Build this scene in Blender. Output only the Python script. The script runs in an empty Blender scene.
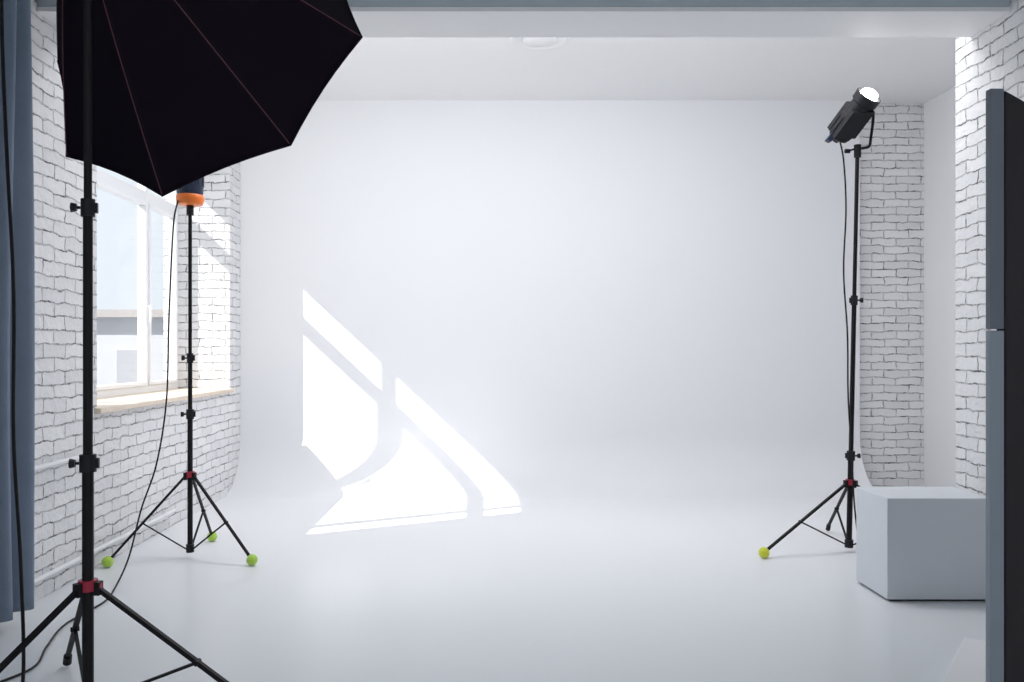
import bpy, bmesh, math, random
from mathutils import Vector, Matrix
random.seed(4)
scene=bpy.context.scene
COL=scene.collection
V=Vector

# ---------------------------------------------------------------- materials
def mat(name,col,rough=.5,metal=0.0,emit=None,es=0,noise=0.0,nscale=8,bump=0.0,bscale=60,spec=.5,sheen=0):
    m=bpy.data.materials.new(name); m.use_nodes=True
    nt=m.node_tree; b=nt.nodes['Principled BSDF']
    b.inputs['Base Color'].default_value=(*col,1)
    b.inputs['Roughness'].default_value=rough
    b.inputs['Metallic'].default_value=metal
    b.inputs['Specular IOR Level'].default_value=spec
    if sheen: b.inputs['Sheen Weight'].default_value=sheen
    if emit:
        b.inputs['Emission Color'].default_value=(*emit,1); b.inputs['Emission Strength'].default_value=es
    tc=nt.nodes.new('ShaderNodeTexCoord')
    n=nt.nodes.new('ShaderNodeTexNoise'); n.inputs['Scale'].default_value=nscale; n.inputs['Detail'].default_value=4
    nt.links.new(tc.outputs['Object'],n.inputs['Vector'])
    mx=nt.nodes.new('ShaderNodeMixRGB'); mx.inputs[1].default_value=(*[c*(1-noise) for c in col],1); mx.inputs[2].default_value=(*[min(1,c*(1+noise)) for c in col],1)
    nt.links.new(n.outputs['Fac'],mx.inputs[0]); nt.links.new(mx.outputs[0],b.inputs['Base Color'])
    if bump:
        n2=nt.nodes.new('ShaderNodeTexNoise'); n2.inputs['Scale'].default_value=bscale; n2.inputs['Detail'].default_value=6
        nt.links.new(tc.outputs['Object'],n2.inputs['Vector'])
        bp=nt.nodes.new('ShaderNodeBump'); bp.inputs['Strength'].default_value=bump; bp.inputs['Distance'].default_value=.01
        nt.links.new(n2.outputs['Fac'],bp.inputs['Height']); nt.links.new(bp.outputs[0],b.inputs['Normal'])
    return m

def brick_mat():
    m=bpy.data.materials.new('white_painted_brick'); m.use_nodes=True
    nt=m.node_tree; N=nt.nodes; L=nt.links; b=N['Principled BSDF']
    b.inputs['Roughness'].default_value=.55
    g=N.new('ShaderNodeNewGeometry'); sp=N.new('ShaderNodeSeparateXYZ'); L.new(g.outputs['Position'],sp.inputs[0])
    add=N.new('ShaderNodeMath'); add.operation='ADD'; L.new(sp.outputs[0],add.inputs[0]); L.new(sp.outputs[1],add.inputs[1])
    cb=N.new('ShaderNodeCombineXYZ'); L.new(add.outputs[0],cb.inputs[0]); L.new(sp.outputs[2],cb.inputs[1])
    dn=N.new('ShaderNodeTexNoise'); dn.inputs['Scale'].default_value=6.5; dn.inputs['Detail'].default_value=6; dn.inputs['Roughness'].default_value=.65; L.new(cb.outputs[0],dn.inputs['Vector'])
    sub=N.new('ShaderNodeVectorMath'); sub.operation='SUBTRACT'; L.new(dn.outputs['Color'],sub.inputs[0]); sub.inputs[1].default_value=(.5,.5,.5)
    sc=N.new('ShaderNodeVectorMath'); sc.operation='SCALE'; sc.inputs['Scale'].default_value=.065; L.new(sub.outputs[0],sc.inputs[0])
    av=N.new('ShaderNodeVectorMath'); av.operation='ADD'; L.new(cb.outputs[0],av.inputs[0]); L.new(sc.outputs[0],av.inputs[1])
    br=N.new('ShaderNodeTexBrick'); L.new(av.outputs[0],br.inputs['Vector'])
    br.inputs['Scale'].default_value=1; br.inputs['Brick Width'].default_value=.235; br.inputs['Row Height'].default_value=.074
    br.inputs['Mortar Size'].default_value=.0060; br.inputs['Mortar Smooth'].default_value=.75; br.inputs['Bias'].default_value=0
    br.inputs['Color1'].default_value=(.86,.86,.87,1); br.inputs['Color2'].default_value=(.77,.77,.79,1); br.inputs['Mortar'].default_value=(.74,.74,.75,1)
    # broken paint: only part of the joints is open and dark
    n=N.new('ShaderNodeTexNoise'); n.inputs['Scale'].default_value=8; n.inputs['Detail'].default_value=7; n.inputs['Roughness'].default_value=.8; L.new(cb.outputs[0],n.inputs['Vector'])
    r=N.new('ShaderNodeValToRGB'); r.color_ramp.elements[0].position=.47; r.color_ramp.elements[0].color=(.08,.08,.08,1); r.color_ramp.elements[1].position=.60; r.color_ramp.elements[1].color=(1,1,1,1); L.new(n.outputs['Fac'],r.inputs[0])
    mu=N.new('ShaderNodeMath'); mu.operation='MULTIPLY'; L.new(br.outputs['Fac'],mu.inputs[0]); L.new(r.outputs[0],mu.inputs[1])
    mx=N.new('ShaderNodeMixRGB'); L.new(mu.outputs[0],mx.inputs[0]); L.new(br.outputs['Color'],mx.inputs[1]); mx.inputs[2].default_value=(.05,.045,.055,1)
    L.new(mx.outputs[0],b.inputs['Base Color'])
    n3=N.new('ShaderNodeTexNoise'); n3.inputs['Scale'].default_value=22; n3.inputs['Detail'].default_value=6; L.new(cb.outputs[0],n3.inputs['Vector'])
    s2=N.new('ShaderNodeMath'); s2.operation='MULTIPLY'; s2.inputs[1].default_value=1.0; L.new(n3.outputs['Fac'],s2.inputs[0])
    s3=N.new('ShaderNodeMath'); s3.operation='SUBTRACT'; L.new(s2.outputs[0],s3.inputs[0]); L.new(br.outputs['Fac'],s3.inputs[1])
    bp=N.new('ShaderNodeBump'); bp.inputs['Strength'].default_value=.85; bp.inputs['Distance'].default_value=.012; L.new(s3.outputs[0],bp.inputs['Height']); L.new(bp.outputs[0],b.inputs['Normal'])
    return m

def floor_mat():
    m=bpy.data.materials.new('glossy_white_studio_paint'); m.use_nodes=True
    nt=m.node_tree; N=nt.nodes; L=nt.links; b=N['Principled BSDF']
    g=N.new('ShaderNodeNewGeometry'); sp=N.new('ShaderNodeSeparateXYZ'); L.new(g.outputs['Position'],sp.inputs[0])
    def mrange(a,c,d,e):
        x=N.new('ShaderNodeMapRange'); x.interpolation_type='SMOOTHSTEP'
        x.inputs['From Min'].default_value=a; x.inputs['From Max'].default_value=c; x.inputs['To Min'].default_value=d; x.inputs['To Max'].default_value=e
        L.new(sp.outputs[1],x.inputs['Value']); return x.outputs[0]
    # glossy and greyer in front, matt and paler towards the cyclorama
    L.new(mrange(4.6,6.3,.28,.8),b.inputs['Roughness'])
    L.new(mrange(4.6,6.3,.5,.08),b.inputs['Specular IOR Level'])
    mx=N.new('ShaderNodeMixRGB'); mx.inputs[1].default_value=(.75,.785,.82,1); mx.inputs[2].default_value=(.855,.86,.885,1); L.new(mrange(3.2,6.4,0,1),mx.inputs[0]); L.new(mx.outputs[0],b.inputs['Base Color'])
    return m

M={}
M['brick']=brick_mat(); M['floor']=floor_mat()
M['white']=mat('white_wall_paint',(.88,.88,.89),.6,noise=.01,bump=.05)
M['ceil']=mat('ceiling_paint',(.89,.89,.90),.7,noise=.01)
M['beam']=mat('beam_shade_paint',(.50,.57,.62),.6,noise=.02)  # shade on the beam face is put into this darker blue-grey
M['frame']=mat('window_plastic',(.88,.89,.91),.3,noise=.01)
M['black']=mat('black_powder_coat',(.008,.007,.009),.5,noise=.1,spec=.25)
M['blackp']=mat('black_plastic',(.012,.012,.015),.5,noise=.1,spec=.3)
M['fabric']=mat('black_nylon_fabric',(.008,.005,.010),.8,noise=.15,bump=.15,bscale=9,spec=.12)
M['seam']=mat('maroon_seam_thread',(.13,.04,.06),.7,noise=.1)
M['diff']=mat('white_diffuser_cloth',(.85,.85,.85),.8,noise=.02)
M['navy']=mat('navy_lamp_casing',(.012,.022,.055),.4,noise=.1)
M['orange']=mat('orange_plastic',(.95,.22,.03),.35,noise=.05)
M['red']=mat('red_anodised_collar',(.42,.02,.05),.35,noise=.1)
M['tennis']=mat('yellow_green_felt',(.50,.78,.10),.95,noise=.2,nscale=60,bump=.6,bscale=150,sheen=.5)
M['tennis2']=mat('yellow_felt',(.78,.82,.05),.95,noise=.2,nscale=60,bump=.6,bscale=150,sheen=.5)
M['box']=mat('pale_grey_painted_plywood',(.70,.735,.775),.5,noise=.02)
M['slab']=mat('white_painted_board',(.86,.88,.9),.5,noise=.02)
M['curtain']=mat('grey_blue_curtain_cloth',(.20,.25,.33),.85,noise=.12,bump=.2,bscale=120)
M['wood']=mat('pale_varnished_wood',(.80,.68,.55),.4,noise=.12,nscale=14)
M['pgrey']=mat('blue_grey_board',(.15,.175,.21),.6,noise=.05)
M['plight']=mat('light_blue_grey_board',(.29,.34,.39),.6,noise=.05)
M['pdark']=mat('dark_brown_board',(.030,.024,.028),.7,noise=.1,spec=.2)
M['metal']=mat('brushed_metal',(.6,.6,.62),.3,1,noise=.05)
M['bulb']=mat('glowing_bulb',(1,1,1),.3,emit=(1,.98,.95),es=30)
M['pipe']=mat('white_enamel_pipe',(.82,.83,.85),.35,noise=.02)
M['facade']=mat('pale_plaster_facade',(.66,.66,.69),.9,noise=.08,nscale=1)
M['roof']=mat('grey_brown_roof_sheet',(.52,.48,.46),.9,noise=.1)
M['dglass']=mat('dark_window_glass',(.5,.5,.53),.5)
def glassm():
    m=bpy.data.materials.new('clear_window_glass'); m.use_nodes=True
    nt=m.node_tree; nt.nodes.remove(nt.nodes['Principled BSDF'])
    t=nt.nodes.new('ShaderNodeBsdfTransparent'); g=nt.nodes.new('ShaderNodeBsdfGlossy'); g.inputs['Roughness'].default_value=.02
    mx=nt.nodes.new('ShaderNodeMixShader'); mx.inputs[0].default_value=.05
    nt.links.new(t.outputs[0],mx.inputs[1]); nt.links.new(g.outputs[0],mx.inputs[2]); nt.links.new(mx.outputs[0],nt.nodes['Material Output'].inputs[0])
    return m
M['glass']=glassm()

# ---------------------------------------------------------------- mesh builder
class B:
    def __init__(s): s.bm=bmesh.new()
    def box(s,x0,x1,y0,y1,z0,z1):
        r=bmesh.ops.create_cube(s.bm,size=1)
        for v in r['verts']:
            v.co=V((x0+(x1-x0)*(v.co.x+.5),y0+(y1-y0)*(v.co.y+.5),z0+(z1-z0)*(v.co.z+.5)))
        return s
    def obox(s,c,ax,ay,az,sx,sy,sz):
        r=bmesh.ops.create_cube(s.bm,size=1); c=V(c)
        ax,ay,az=V(ax).normalized(),V(ay).normalized(),V(az).normalized()
        for v in r['verts']: v.co=c+ax*v.co.x*sx+ay*v.co.y*sy+az*v.co.z*sz
        return s
    def cyl(s,p0,p1,r0,r1=None,n=20,cap=True):
        p0,p1=V(p0),V(p1); r1=r0 if r1 is None else r1
        d=p1-p0; q=d.to_track_quat('Z','Y').to_matrix().to_4x4()
        bmesh.ops.create_cone(s.bm,cap_ends=cap,segments=n,radius1=r0,radius2=r1,depth=d.length,matrix=Matrix.Translation((p0+p1)/2)@q)
        return s
    def sph(s,c,r,sc=(1,1,1),n=20):
        bmesh.ops.create_uvsphere(s.bm,u_segments=n,v_segments=n//2+2,radius=r,matrix=Matrix.Translation(c)@Matrix.Diagonal((*sc,1)))
        return s
    def tube(s,pts,r,n=8):
        pts=[V(p) for p in pts]; rings=[]; up=V((0.13,0.21,1)).normalized()
        for i,p in enumerate(pts):
            t=(pts[min(i+1,len(pts)-1)]-pts[max(i-1,0)]).normalized()
            a=t.cross(up)
            if a.length<.05: a=t.cross(V((1,0,0)))
            a.normalize(); b=t.cross(a).normalized()
            rings.append([s.bm.verts.new(p+(a*math.cos(2*math.pi*k/n)+b*math.sin(2*math.pi*k/n))*r) for k in range(n)])
            up=-b
        for i in range(len(rings)-1):
            for k in range(n):
                s.bm.faces.new((rings[i][k],rings[i][(k+1)%n],rings[i+1][(k+1)%n],rings[i+1][k]))
        s.bm.faces.new(rings[0]); s.bm.faces.new(rings[-1][::-1])
        return s
    def lathe(s,c,axis,prof,n=32):
        """prof: list of (radius, distance along axis)"""
        c=V(c); q=V(axis).to_track_quat('Z','Y').to_matrix(); rings=[]
        for r,h in prof:
            rings.append([s.bm.verts.new(c+q@V((r*math.cos(2*math.pi*k/n),r*math.sin(2*math.pi*k/n),h))) for k in range(n)])
        for i in range(len(rings)-1):
            for k in range(n): s.bm.faces.new((rings[i][k],rings[i][(k+1)%n],rings[i+1][(k+1)%n],rings[i+1][k]))
        s.bm.faces.new(rings[0][::-1]); s.bm.faces.new(rings[-1])
        return s
    def done(s,name,m,parent=None,smooth=False,bevel=0,origin=None):
        bmesh.ops.recalc_face_normals(s.bm,faces=s.bm.faces)
        ms=[m] if not isinstance(m,list) else m
        o0=V((0,0,0))
        if parent is not None:
            p=parent
            while p.parent: p=p.parent
            o0=p.location.copy()
        elif origin is not None: o0=V(origin)
        bmesh.ops.translate(s.bm,verts=s.bm.verts,vec=-o0)
        me=bpy.data.meshes.new(name); s.bm.to_mesh(me); s.bm.free()
        for x in ms: me.materials.append(M[x])
        o=bpy.data.objects.new(name,me); COL.objects.link(o)
        if parent is not None: o.parent=parent
        else: o.location=o0
        if smooth:
            for f in me.polygons: f.use_smooth=True
            try: me.set_sharp_from_angle(angle=math.radians(40))
            except Exception: pass
        if bevel:
            b=o.modifiers.new('b','BEVEL'); b.width=bevel; b.segments=2; b.limit_method='ANGLE'
        return o
def spline(pts,k=10):
    pts=[V(p) for p in pts]; P=[pts[0]*2-pts[1]]+pts+[pts[-1]*2-pts[-2]]; out=[]
    for i in range(1,len(P)-2):
        a,b,c,d=P[i-1:i+3]
        for j in range(k):
            t=j/k; out.append(.5*((2*b)+(c-a)*t+(2*a-5*b+4*c-d)*t*t+(-a+3*b-3*c+d)*t**3))
    out.append(pts[-1]); return out
def struct(o,label,cat):
    o['kind']='structure'; o['label']=label; o['category']=cat; return o
def root(name,loc,label,cat,group=None):
    e=bpy.data.objects.new(name,None); e.location=loc; e.empty_display_size=.2; COL.objects.link(e)
    e['label']=label; e['category']=cat
    if group: e['group']=group
    return e

# ---------------------------------------------------------------- room
XL,XR,YB,H=-2.35,2.70,8.0,3.65
YF=-3.0
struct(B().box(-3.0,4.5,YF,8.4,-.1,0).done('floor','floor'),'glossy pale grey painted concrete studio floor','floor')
struct(B().box(-3.0,4.5,YF,8.4,H,H+.12).done('ceiling','ceil'),'plain white painted ceiling','ceiling')
# left wall with deep window opening
WY0,WY1,WZ0,WZ1=5.08,7.68,.95,2.98
b=B(); b.box(-2.95,XL,YF,WY0,0,H); b.box(-2.95,XL,WY1,8.2,0,H); b.box(-2.95,XL,WY0,WY1,0,WZ0-.012); b.box(-2.95,XL,WY0,WY1,WZ1,H)
struct(b.done('wall_left','brick'),'white painted brick wall with open dark joints','wall')
# cyclorama: back wall with cove sweeping into the floor
R=.50; n=48
prof=[(YB-R+R*math.sin(i/n*math.pi/2), .0005+R-R*math.cos(i/n*math.pi/2)) for i in range(n+1)]
prof+= [(YB,H),(YB+.1,H),(YB+.1,-.001),(YB-R,-.001)]
b=B(); X0,X1=XL,3.48
va=[b.bm.verts.new((X0,y,z)) for y,z in prof]; vb=[b.bm.verts.new((X1,y,z)) for y,z in prof]
for i in range(len(prof)):
    j=(i+1)%len(prof); f=b.bm.faces.new((va[i],va[j],vb[j],vb[i]))
b.bm.faces.new(va[::-1]); b.bm.faces.new(vb)
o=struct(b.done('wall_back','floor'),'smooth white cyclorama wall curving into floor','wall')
for f in o.data.polygons: f.use_smooth=True
o.data.set_sharp_from_angle(angle=math.radians(20))
struct(B().box(3.40,4.3,YB+.11,YB+.3,0,H).done('wall_back_brick','brick'),'white painted brick wall beside the cyclorama','wall')
struct(B().box(4.14,4.3,4.93,YB+.11,0,H).done('wall_right_recess','white'),'plain white side wall of recess','wall')
struct(B().box(XR,4.3,YF,4.93,0,H).done('wall_right','brick'),'white painted rough brick wall','wall')
struct(B().box(XL,XR,4.41,4.77,3.08,H).done('trim_1','beam',bevel=.004),'ceiling beam with face shade in its blue-grey colour','beam')
struct(B().box(XL,XR,4.405,4.775,3.055,3.079).done('trim_3','white',bevel=.003),'added white board for the lit underside of ceiling beam','beam')  # added board, floor bounce put into a whiter underside colour
# ceiling vent
r=root('ceiling_vent',(0.38,6.42,H),'round white air vent set in the ceiling','vent')
B().lathe((.38,6.42,H),(0,0,-1),[(.23,0),(.23,.008),(.22,.012),(.19,.013),(.18,.005),(.02,.005)]).done('vent_ring','ceil',r,True)
B().lathe((.38,6.42,H-.004),(0,0,-1),[(.13,0),(.13,.01),(.12,.016),(.02,.017)]).done('vent_cone','ceil',r,True)

# window
FX=-2.85
b=B(); fw=.06; d=.07
def fb(y0,y1,z0,z1,dx=0,dd=d): b.box(FX-dd/2+dx,FX+dd/2+dx,y0,y1,z0,z1)
fb(WY0,WY1,WZ0,WZ0+fw); fb(WY0,WY1,WZ1-fw,WZ1)
fb(WY0,WY0+fw,WZ0+fw,WZ1-fw); fb(WY1-fw,WY1,WZ0+fw,WZ1-fw)
mul=[(5.38,5.45),(6.955,7.005)]
for y0,y1 in mul: fb(y0,y1,WZ0+fw,WZ1-fw)
ys=[WY0+fw,mul[0][0],mul[0][1],mul[1][0],mul[1][1],WY1-fw]
TZ0,TZ1=2.51,2.60
for i in range(0,6,2): fb(ys[i],ys[i+1],TZ0,TZ1)
for i in (2,4):
    a,c=ys[i],ys[i+1]; s=.03
    fb(a,a+s,WZ0+fw,TZ0,.015); fb(c-s,c,WZ0+fw,TZ0,.015); fb(a+s,c-s,WZ0+fw,WZ0+fw+s,.015); fb(a+s,c-s,TZ0-s,TZ0,.015)
win=struct(b.done('window_1','frame',bevel=.004,origin=(FX,6.4,WZ0)),'white plastic casement window with upper transom panes','window')
B().box(FX-.004,FX+.004,WY0+fw,WY1-fw,WZ0+fw,WZ1-fw).done('window_glass','glass',win)
hd=B(); hd.box(FX+.05,FX+.065,6.895,6.92,1.62,1.70); hd.box(FX+.065,FX+.09,6.90,6.915,1.645,1.66); hd.box(FX+.085,FX+.10,6.897,6.918,1.53,1.665)
hd.done('window_handle','frame',win,bevel=.003)
struct(B().box(-2.84,-2.31,WY0-.03,WY1-.002,WZ0-.03,WZ0+.004).done('trim_2','wood',bevel=.006),'pale varnished wooden window sill board','window sill')

# pipes on left wall
for nm,z in (('wall_pipe',.70),('wall_pipe',.13)):
    b=B(); b.tube(spline([(XL+.05,2.6,z),(XL+.05,4.9 if z>.5 else 6.2,z-.0),],4),.014,12)
    for y in (3.4,4.55): b.cyl((XL-.005,y,z),(XL+.05,y,z),.009)
    o=b.done(nm,'pipe',smooth=True,origin=(XL+.05,3,z)); o['label']='thin white heating pipe running along the brick wall'; o['category']='pipe'; o['group']='heating pipes on the brick wall'

# neighbouring building outside
b=B(); b.box(-26,-6,34,44,-8,2.6); 
o=root('building',(-16,39,-8),'pale plastered building with grey roof seen through window','building')
b.done('facade','facade',o)
B().box(-26.4,-5.6,33.6,44.4,2.6,2.9).done('roof','roof',o)
for i in range(8):
    B().box(-24.5+i*2.4,-23.3+i*2.4,33.93,34.02,-.6,1.3).done('facade_window','dglass',o)

# ---------------------------------------------------------------- curtain
b=B(); rows=40; cols=110; g=[]
for i in range(rows+1):
    z=.06+(3.4-.06)*i/rows; rw=[]
    for j in range(cols+1):
        t=j/cols; y=2.9+1.18*t
        amp=.045*(1-.3*i/rows)
        x=-2.235+amp*math.sin(t*46+.4*math.sin(i*.12))+.015*math.sin(t*19+i*.1)
        rw.append(b.bm.verts.new((x,y,z)))
    g.append(rw)
for i in range(rows):
    for j in range(cols): b.bm.faces.new((g[i][j],g[i][j+1],g[i+1][j+1],g[i+1][j]))
r=root('curtain',(-2.22,3.45,0),'long grey-blue cloth curtain hanging in folds by brick wall','curtain')
o=b.done('curtain_cloth','curtain',r,True); sd=o.modifiers.new('s','SOLIDIFY'); sd.thickness=.004
b=B(); b.cyl((-2.22,2.7,3.42),(-2.22,4.2,3.42),.014); b.cyl((-2.22,2.8,3.42),(-2.36,2.8,3.42),.008); b.cyl((-2.22,4.15,3.42),(-2.36,4.15,3.42),.008)
b.done('curtain_rod','frame',r,True)

# ---------------------------------------------------------------- stands
def stand(r,cx,cy,hubz,angs,rad,top,rp,balls,ballmat,knobs,lowz=.06,kside=(-1,-.2)):
    """tripod light stand as part of r; returns stand mesh object"""
    top=V(top)
    base=V((cx,cy,0))
    axis=(top-V((cx,cy,lowz)))
    at=lambda z: V((cx,cy,lowz))+axis*((z-lowz)/axis.z)
    zs=[lowz]+[k for k in knobs]+[top.z]
    b=B(); rr=rp
    for i in range(len(zs)-1):
        b.cyl(at(zs[i]),at(zs[i+1]),rr,n=20); rr*=.84
    pole=b.done('pole','black',r,True)
    rr=rp
    for k in knobs:
        b=B(); b.cyl(at(k-.03),at(k+.03),rr*1.45,n=16)
        s=V((kside[0],kside[1],0)).normalized(); p=at(k)
        b.cyl(p,p+s*(rr*1.5+.022),.005); b.cyl(p+s*(rr*1.5+.012),p+s*(rr*1.5+.03),.013,.017,n=8)
        b.obox(p-s*(rr*1.5),s,V((0,0,1)).cross(s),(0,0,1),.016,.018,.034)
        b.done('clamp_knob','blackp',pole,True); rr*=.84
    b=B(); b.cyl(at(hubz-.018),at(hubz+.018),rp*1.7,n=20)
    b.cyl(at(hubz),at(hubz)+V((rp*2.6,-.005,0)),rp*.5,n=10)
    b.done('hub_collar','red',pole,True)
    b=B(); b.cyl(at(lowz-.02),at(lowz+.03),rp*1.5,n=20); b.done('lower_collar','blackp',pole,True)
    for i,a in enumerate(angs):
        a=math.radians(a); dr=V((math.cos(a),math.sin(a),0)); sd=V((-dr.y,dr.x,0))
        h=at(hubz)+dr*(rp*1.8)+V((0,0,-.01)); f=V((cx,cy,.035))+dr*rad
        b=B()
        b.obox((h+f)/2,(f-h),sd,(f-h).cross(sd),(f-h).length,rp*.95,rp*.8)
        b.obox(h,dr,sd,(0,0,1),rp*1.3,rp*1.6,.045)
        if not balls[i]: b.cyl(f-(f-h).normalized()*.03,f+V((0,0,-.018)),rp*.85,rp*.9)
        leg=b.done('leg','black',pole,True)
        m=h.lerp(f,.56); l=V((cx,cy,lowz))+dr*rp*1.3
        b=B(); b.obox((m+l)/2,(m-l),sd,(m-l).cross(sd),(m-l).length,rp*.7,rp*.5); b.cyl(m-sd*rp*.8,m+sd*rp*.8,rp*.5,n=10)
        b.done('brace','black',pole,True)
        if balls[i]:
            B().sph(f,.034).done('foot_ball',ballmat,pole,True)
    return pole,at

# middle light beside window
c=(-1.87,5.30)
r=root('studio_light',(c[0],c[1],0),'black tripod light with navy lamp and orange ring near window','studio light','studio lights on tripod stands')
pole,at=stand(r,c[0],c[1],.525,[208,338,92],.47,(c[0],c[1],2.20),.016,[1,1,1],'tennis',[.9,1.25])
b=B(); b.lathe((c[0],c[1],2.255),(0,0,1),[(.05,-.0),(.076,.012),(.08,.03),(.08,.30),(.074,.33),(.04,.34)])
for k in range(12):
    a=k*math.pi/6; b.box(c[0]+.08*math.cos(a)-.004,c[0]+.08*math.cos(a)+.004,c[1]+.08*math.sin(a)-.004,c[1]+.08*math.sin(a)+.004,2.32,2.54)
lamp=b.done('lamp_head','navy',r,True)
B().lathe((c[0],c[1],2.235),(0,0,1),[(.06,-.035),(.078,-.028),(.084,0),(.084,.022),(.078,.03),(.05,.03)]).done('lamp_ring','orange',lamp,True)
B().lathe((c[0],c[1],2.595),(0,0,1),[(.06,0),(.066,.01),(.066,.05),(.05,.06)]).done('lamp_glass','diff',lamp,True)
b=B(); b.cyl((c[0],c[1],2.14),(c[0],c[1],2.21),.022)
b.done('mount_socket','blackp',lamp,True)
b=B(); b.tube(spline([(c[0]-.05,c[1]-.07,2.22),(-1.93,5.18,2.05),(-1.945,5.15,1.5),(-1.96,5.15,1.0),(-2.0,5.1,.62),(-2.07,5.05,.36),(-2.06,4.85,.12),(-2.03,4.6,.012),(-1.98,4.35,.008),(-2.0,4.0,.008),(-1.93,3.7,.008),(-1.86,3.45,.008),(-1.95,3.2,.008),(-2.0,2.9,.008)],10),.005)
b.done('power_cable','black',r,True)

# right light
c=(2.31,5.47)
r=root('studio_light',(c[0],c[1],0),'black tripod light with glowing tilted lamp beside white box','studio light','studio lights on tripod stands')
tp=V((2.365,5.47,2.60))
pole,at=stand(r,c[0],c[1],.45,[195,80,318],.62,tp,.0175,[1,0,0],'tennis2',[.62,1.62],lowz=.05,kside=(1,-.2))
ft=V((2.365,5.30,2.89)); tl=V((2.250,5.50,2.675)); ax=(ft-tl).normalized(); Lh=(ft-tl).length
b=B(); b.lathe(tl,ax,[(.04,-.01),(.062,0),(.070,.02),(.070,Lh*.45),(.074,Lh*.46),(.074,Lh*.52),(.069,Lh*.53),(.069,Lh*.8),(.080,Lh*.83),(.082,Lh),(.075,Lh),(.068,Lh-.02),(.03,Lh-.025)],28)
b.obox(tl.lerp(ft,.42),ax,(1,0,0),ax.cross(V((1,0,0))),Lh*.62,.135,.15)
sx=ax.cross(V((0,1,0))).normalized(); sy=ax.cross(sx)
for k in range(10):
    a=k*math.pi/5; q=(sx*math.cos(a)+sy*math.sin(a)); b.obox(tl+ax*(Lh*.25)+q*.07,ax,ax.cross(q),q,Lh*.34,.006,.012)
lamp=b.done('lamp_head','blackp',r,True)
B().lathe(ft-ax*.022,ax,[(.02,-.004),(.052,0),(.057,.02),(.046,.045),(.02,.055)]).done('bulb','bulb',lamp,True)
b=B(); b.cyl(tl-ax*.03,tl,.02,.03); b.obox(tl+ax*.03+V((-.06,0,-.02)),ax,(0,1,0),ax.cross(V((0,1,0))),.07,.05,.03); b.done('lamp_back_panel','navy',lamp,True)
mid=tl.lerp(ft,.5)
b=B(); 
yk=spline([mid+V((.075,-.0,.04)),mid+V((.14,0.03,.03)),tp+V((.085,0,.06)),tp+V((.075,0,.012)),tp+V((.04,0,.0)),tp+V((-.01,0,-.005))],6); b.tube(yk,.009)
b.cyl(mid+V((.05,0,.03)),mid+V((.125,0.02,.04)),.02,n=12)
b.cyl(tp+V((0,0,-.06)),tp+V((0,0,.02)),.022); b.cyl(tp+V((-.06,0,-.02)),tp,.006); b.cyl(tp+V((-.08,0,-.02)),tp+V((-.05,0,-.02)),.014,n=8)
b.done('yoke_bracket','black',lamp,True)
b=B(); b.tube(spline([tl+V((-.0,-.03,-.02)),(2.26,5.43,2.5),(2.27,5.42,2.2),(2.255,5.42,1.8),(2.275,5.41,1.4),(2.28,5.41,1.0),(2.30,5.40,.6),(2.30,5.36,.3),(2.28,5.22,.05),(2.30,5.12,.008),(2.34,5.03,.008),(2.42,5.0,.008)],10),.005)
b.done('power_cable','black',r,True)

# foreground octagonal softbox light
c=(-1.386,2.93)
r=root('studio_light',(c[0],c[1],0),'black tripod light carrying a large black octagonal softbox','studio light','studio lights on tripod stands')
pole,at=stand(r,c[0],c[1],.49,[-3,122,237],.66,(c[0],c[1],2.84),.019,[0,0,0],'tennis',[.91,1.79],lowz=.09)
C=V((-1.215,3.60,2.572)); a=V((.205,.908,-.366)).normalized()
h=.78; Rr=.712; A=C-a*h
e1=V((.77,.083,.636)); e1=(e1-a*e1.dot(a)).normalized(); e2=a.cross(e1).normalized()
PH=math.radians(-1)
b=B(); rings=[]; ns=14; sub=6
def rim(k,s,off=0):
    ang=k*2*math.pi/8+PH
    rr=.07+(Rr-.07)*s**.9+off
    return A+a*(h*s)+(e1*math.cos(ang)*1.01+e2*math.sin(ang)*.99)*rr
for i in range(ns+1):
    s=i/ns; rg=[]
    for k in range(8):
        p,q=rim(k,s),rim(k+1,s)
        for j in range(sub):
            t=j/sub; x=p.lerp(q,t); cc=A+a*(h*s); sag=1-.03*4*t*(1-t)*s
            rg.append(b.bm.verts.new(cc+(x-cc)*sag))
    rings.append(rg)
N_=8*sub
for i in range(ns):
    for k in range(N_): b.bm.faces.new((rings[i][k],rings[i][(k+1)%N_],rings[i+1][(k+1)%N_],rings[i+1][k]))
soft=b.done('softbox_shell','fabric',r,False)
sd=soft.modifiers.new('s','SOLIDIFY'); sd.thickness=.006; sd.offset=-1
for k in range(8):
    b=B(); b.tube([rim(k,i/ns,.0015) for i in range(ns+1)],.0022,6); b.done('seam','seam',soft,True)
def rimloop(k,t):
    x=rim(k,1).lerp(rim(k+1,1),t); return C+(x-C)*(1-.03*4*t*(1-t))
b=B(); b.tube([rimloop(k,j/sub) for k in range(8) for j in range(sub)]+[rimloop(0,0)],.006,8); b.done('rim_edge','fabric',soft,True)
b=B(); cc=C-a*.06; vs=[b.bm.verts.new(cc+(rim(k,1)-C)*.87) for k in range(8)]; ce=b.bm.verts.new(cc)
for k in range(8): b.bm.faces.new((vs[k],vs[(k+1)%8],ce))
b.done('front_diffuser','diff',soft)
B().lathe(A,a,[(.078,-.02),(.085,-.015),(.085,.03),(.07,.03)]).done('speed_ring','metal',soft,True)
b=B(); b.lathe(A,-a,[(.06,.01),(.065,.02),(.065,.30),(.05,.32)]); b.obox(A-a*.06-V((0,0,.07)),a,V((1,0,0)),a.cross(V((1,0,0))),.05,.04,.10)
lamp=b.done('lamp_head','blackp',r,True)
b=B(); t0=A-a*.15
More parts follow.
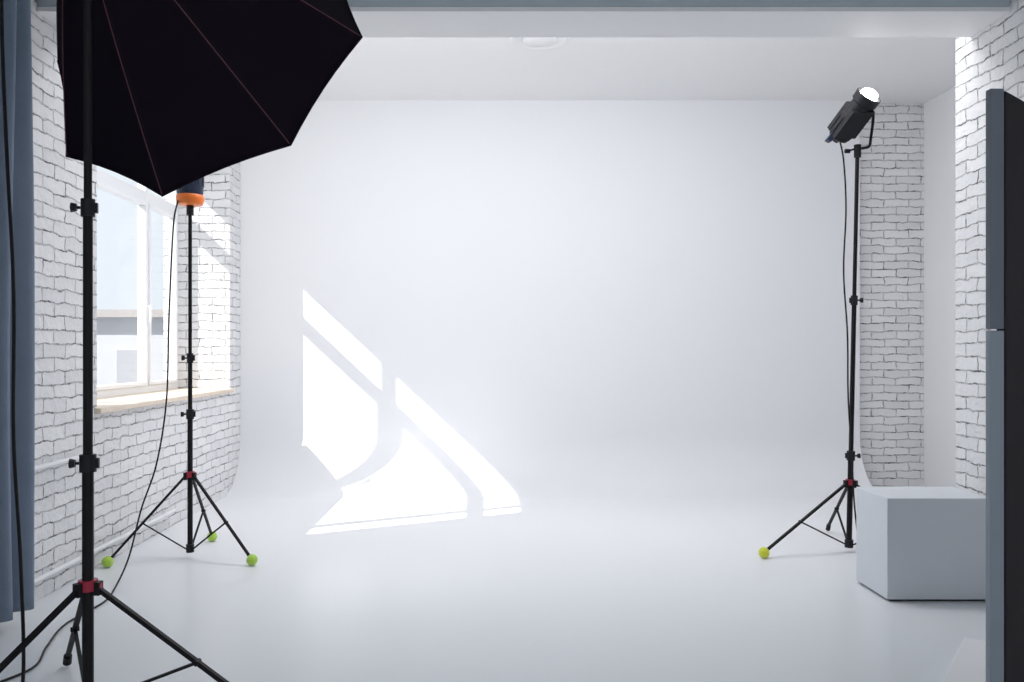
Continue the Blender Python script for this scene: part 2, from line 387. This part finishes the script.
b.tube(spline([t0+V((-.05,0,0)),t0+V((-.16,-.02,-.05)),(-1.655,2.88,2.45),(-1.65,2.9,2.0),(-1.625,2.9,1.5),(-1.625,2.9,1.0),(-1.60,2.9,.55),(-1.585,2.88,.15),(-1.62,2.82,.01),(-1.75,2.7,.008),(-1.9,2.55,.008)],12),.006)
b.done('power_cable','black',r,True)

# ---------------------------------------------------------------- box
b=B(); bx=(2.05,2.585,4.385,4.76)
b.box(bx[0],bx[1],bx[2],bx[3],.012,.535)
r=root('display_box',((bx[0]+bx[1])/2,(bx[2]+bx[3])/2,0),'pale grey painted wooden cube beside brick wall','box')
b.done('box_body','box',r,bevel=.004)
b=B(); b.box(bx[0]+.02,bx[1]-.02,bx[2]+.02,bx[3]-.02,0,.012); b.done('box_base','blackp',r)

# folding board at right
r=root('folding_board',(1.48,2.42,0),'tall hinged studio board with grey edge and dark face','board')
b=B()
b.box(1.425,1.464,2.42,2.445,1.36,2.045); b.done('upper_edge','pgrey',r,bevel=.002)
b=B(); b.box(1.425,1.464,2.42,2.445,.0,1.355); b.done('lower_edge','plight',r,bevel=.002)
pa=V((1.464,2.435,0)); d2=V((.75,.66,0)).normalized(); n2=V((-d2.y,d2.x,0))
b=B(); b.obox(pa+d2*.4+V((0,0,1.02)),d2,n2,(0,0,1),.8,.025,2.04); b.done('dark_face','pdark',r,bevel=.003)

# low white slab
r=root('floor_board',(1.9,3.2,0),'low white board lying on the floor','board')
b=B(); v=[(2.03,3.64),(1.64,3.10),(2.16,2.75),(2.54,3.3)]
lo=[b.bm.verts.new((x,y,.0)) for x,y in v]; hi=[b.bm.verts.new((x,y,.07)) for x,y in v]
b.bm.faces.new(lo); b.bm.faces.new(hi)
for i in range(4): b.bm.faces.new((lo[i],lo[(i+1)%4],hi[(i+1)%4],hi[i]))
b.done('board_panel','slab',r,bevel=.003)

# ---------------------------------------------------------------- light
w=bpy.data.worlds.new('World'); scene.world=w; w.use_nodes=True
wn=w.node_tree; bg=wn.nodes['Background']
tc=wn.nodes.new('ShaderNodeTexCoord'); dt=wn.nodes.new('ShaderNodeVectorMath'); dt.operation='DOT_PRODUCT'
dt.inputs[1].default_value=V((-.75,.55,.25)).normalized(); wn.links.new(tc.outputs['Generated'],dt.inputs[0])
mr=wn.nodes.new('ShaderNodeMapRange'); mr.inputs['From Min'].default_value=-.1; mr.inputs['From Max'].default_value=.9; mr.inputs['To Min'].default_value=.72; mr.inputs['To Max'].default_value=1.03
wn.links.new(dt.outputs['Value'],mr.inputs['Value']); wn.links.new(mr.outputs[0],bg.inputs[1])
bg.inputs[0].default_value=(.85,.925,1.0,1)
sun=bpy.data.lights.new('sun','SUN'); sun.energy=7; sun.angle=.009; sun.color=(1,.98,.96)
so=bpy.data.objects.new('sun',sun); COL.objects.link(so)
so.rotation_euler=V((1.86,1,-1.74)).to_track_quat('-Z','Y').to_euler()
def area(name,loc,to,sx,sy,e,col):
    l=bpy.data.lights.new(name,'AREA'); l.shape='RECTANGLE'; l.size=sx; l.size_y=sy; l.energy=e; l.color=col
    o=bpy.data.objects.new(name,l); COL.objects.link(o); o.location=loc
    o.rotation_euler=(V(to)-V(loc)).to_track_quat('-Z','Y').to_euler(); return o
area('added_cyclorama_fill',(.2,5.4,3.56),(.3,6.4,0),4.4,.9,74,(.98,.985,1))  # unseen fill hidden behind the beam, added to brighten the cyclorama
area('added_ceiling_fill',(.3,4.9,3.18),(.5,7.3,3.95),4.2,.12,19,(1,.99,.98))  # second unseen fill, added because the first leaves the ceiling dim

cam=bpy.data.cameras.new('camera'); co=bpy.data.objects.new('camera',cam); COL.objects.link(co); scene.camera=co
co.location=(0,0,1.3); co.rotation_euler=(math.pi/2,0,0)
cam.sensor_width=36; cam.lens=850/1024*36
cam.shift_x=22/1024; cam.shift_y=9/1024
cam.clip_start=.05; cam.clip_end=200
scene.view_settings.view_transform='Standard'
scene.view_settings.look='None'
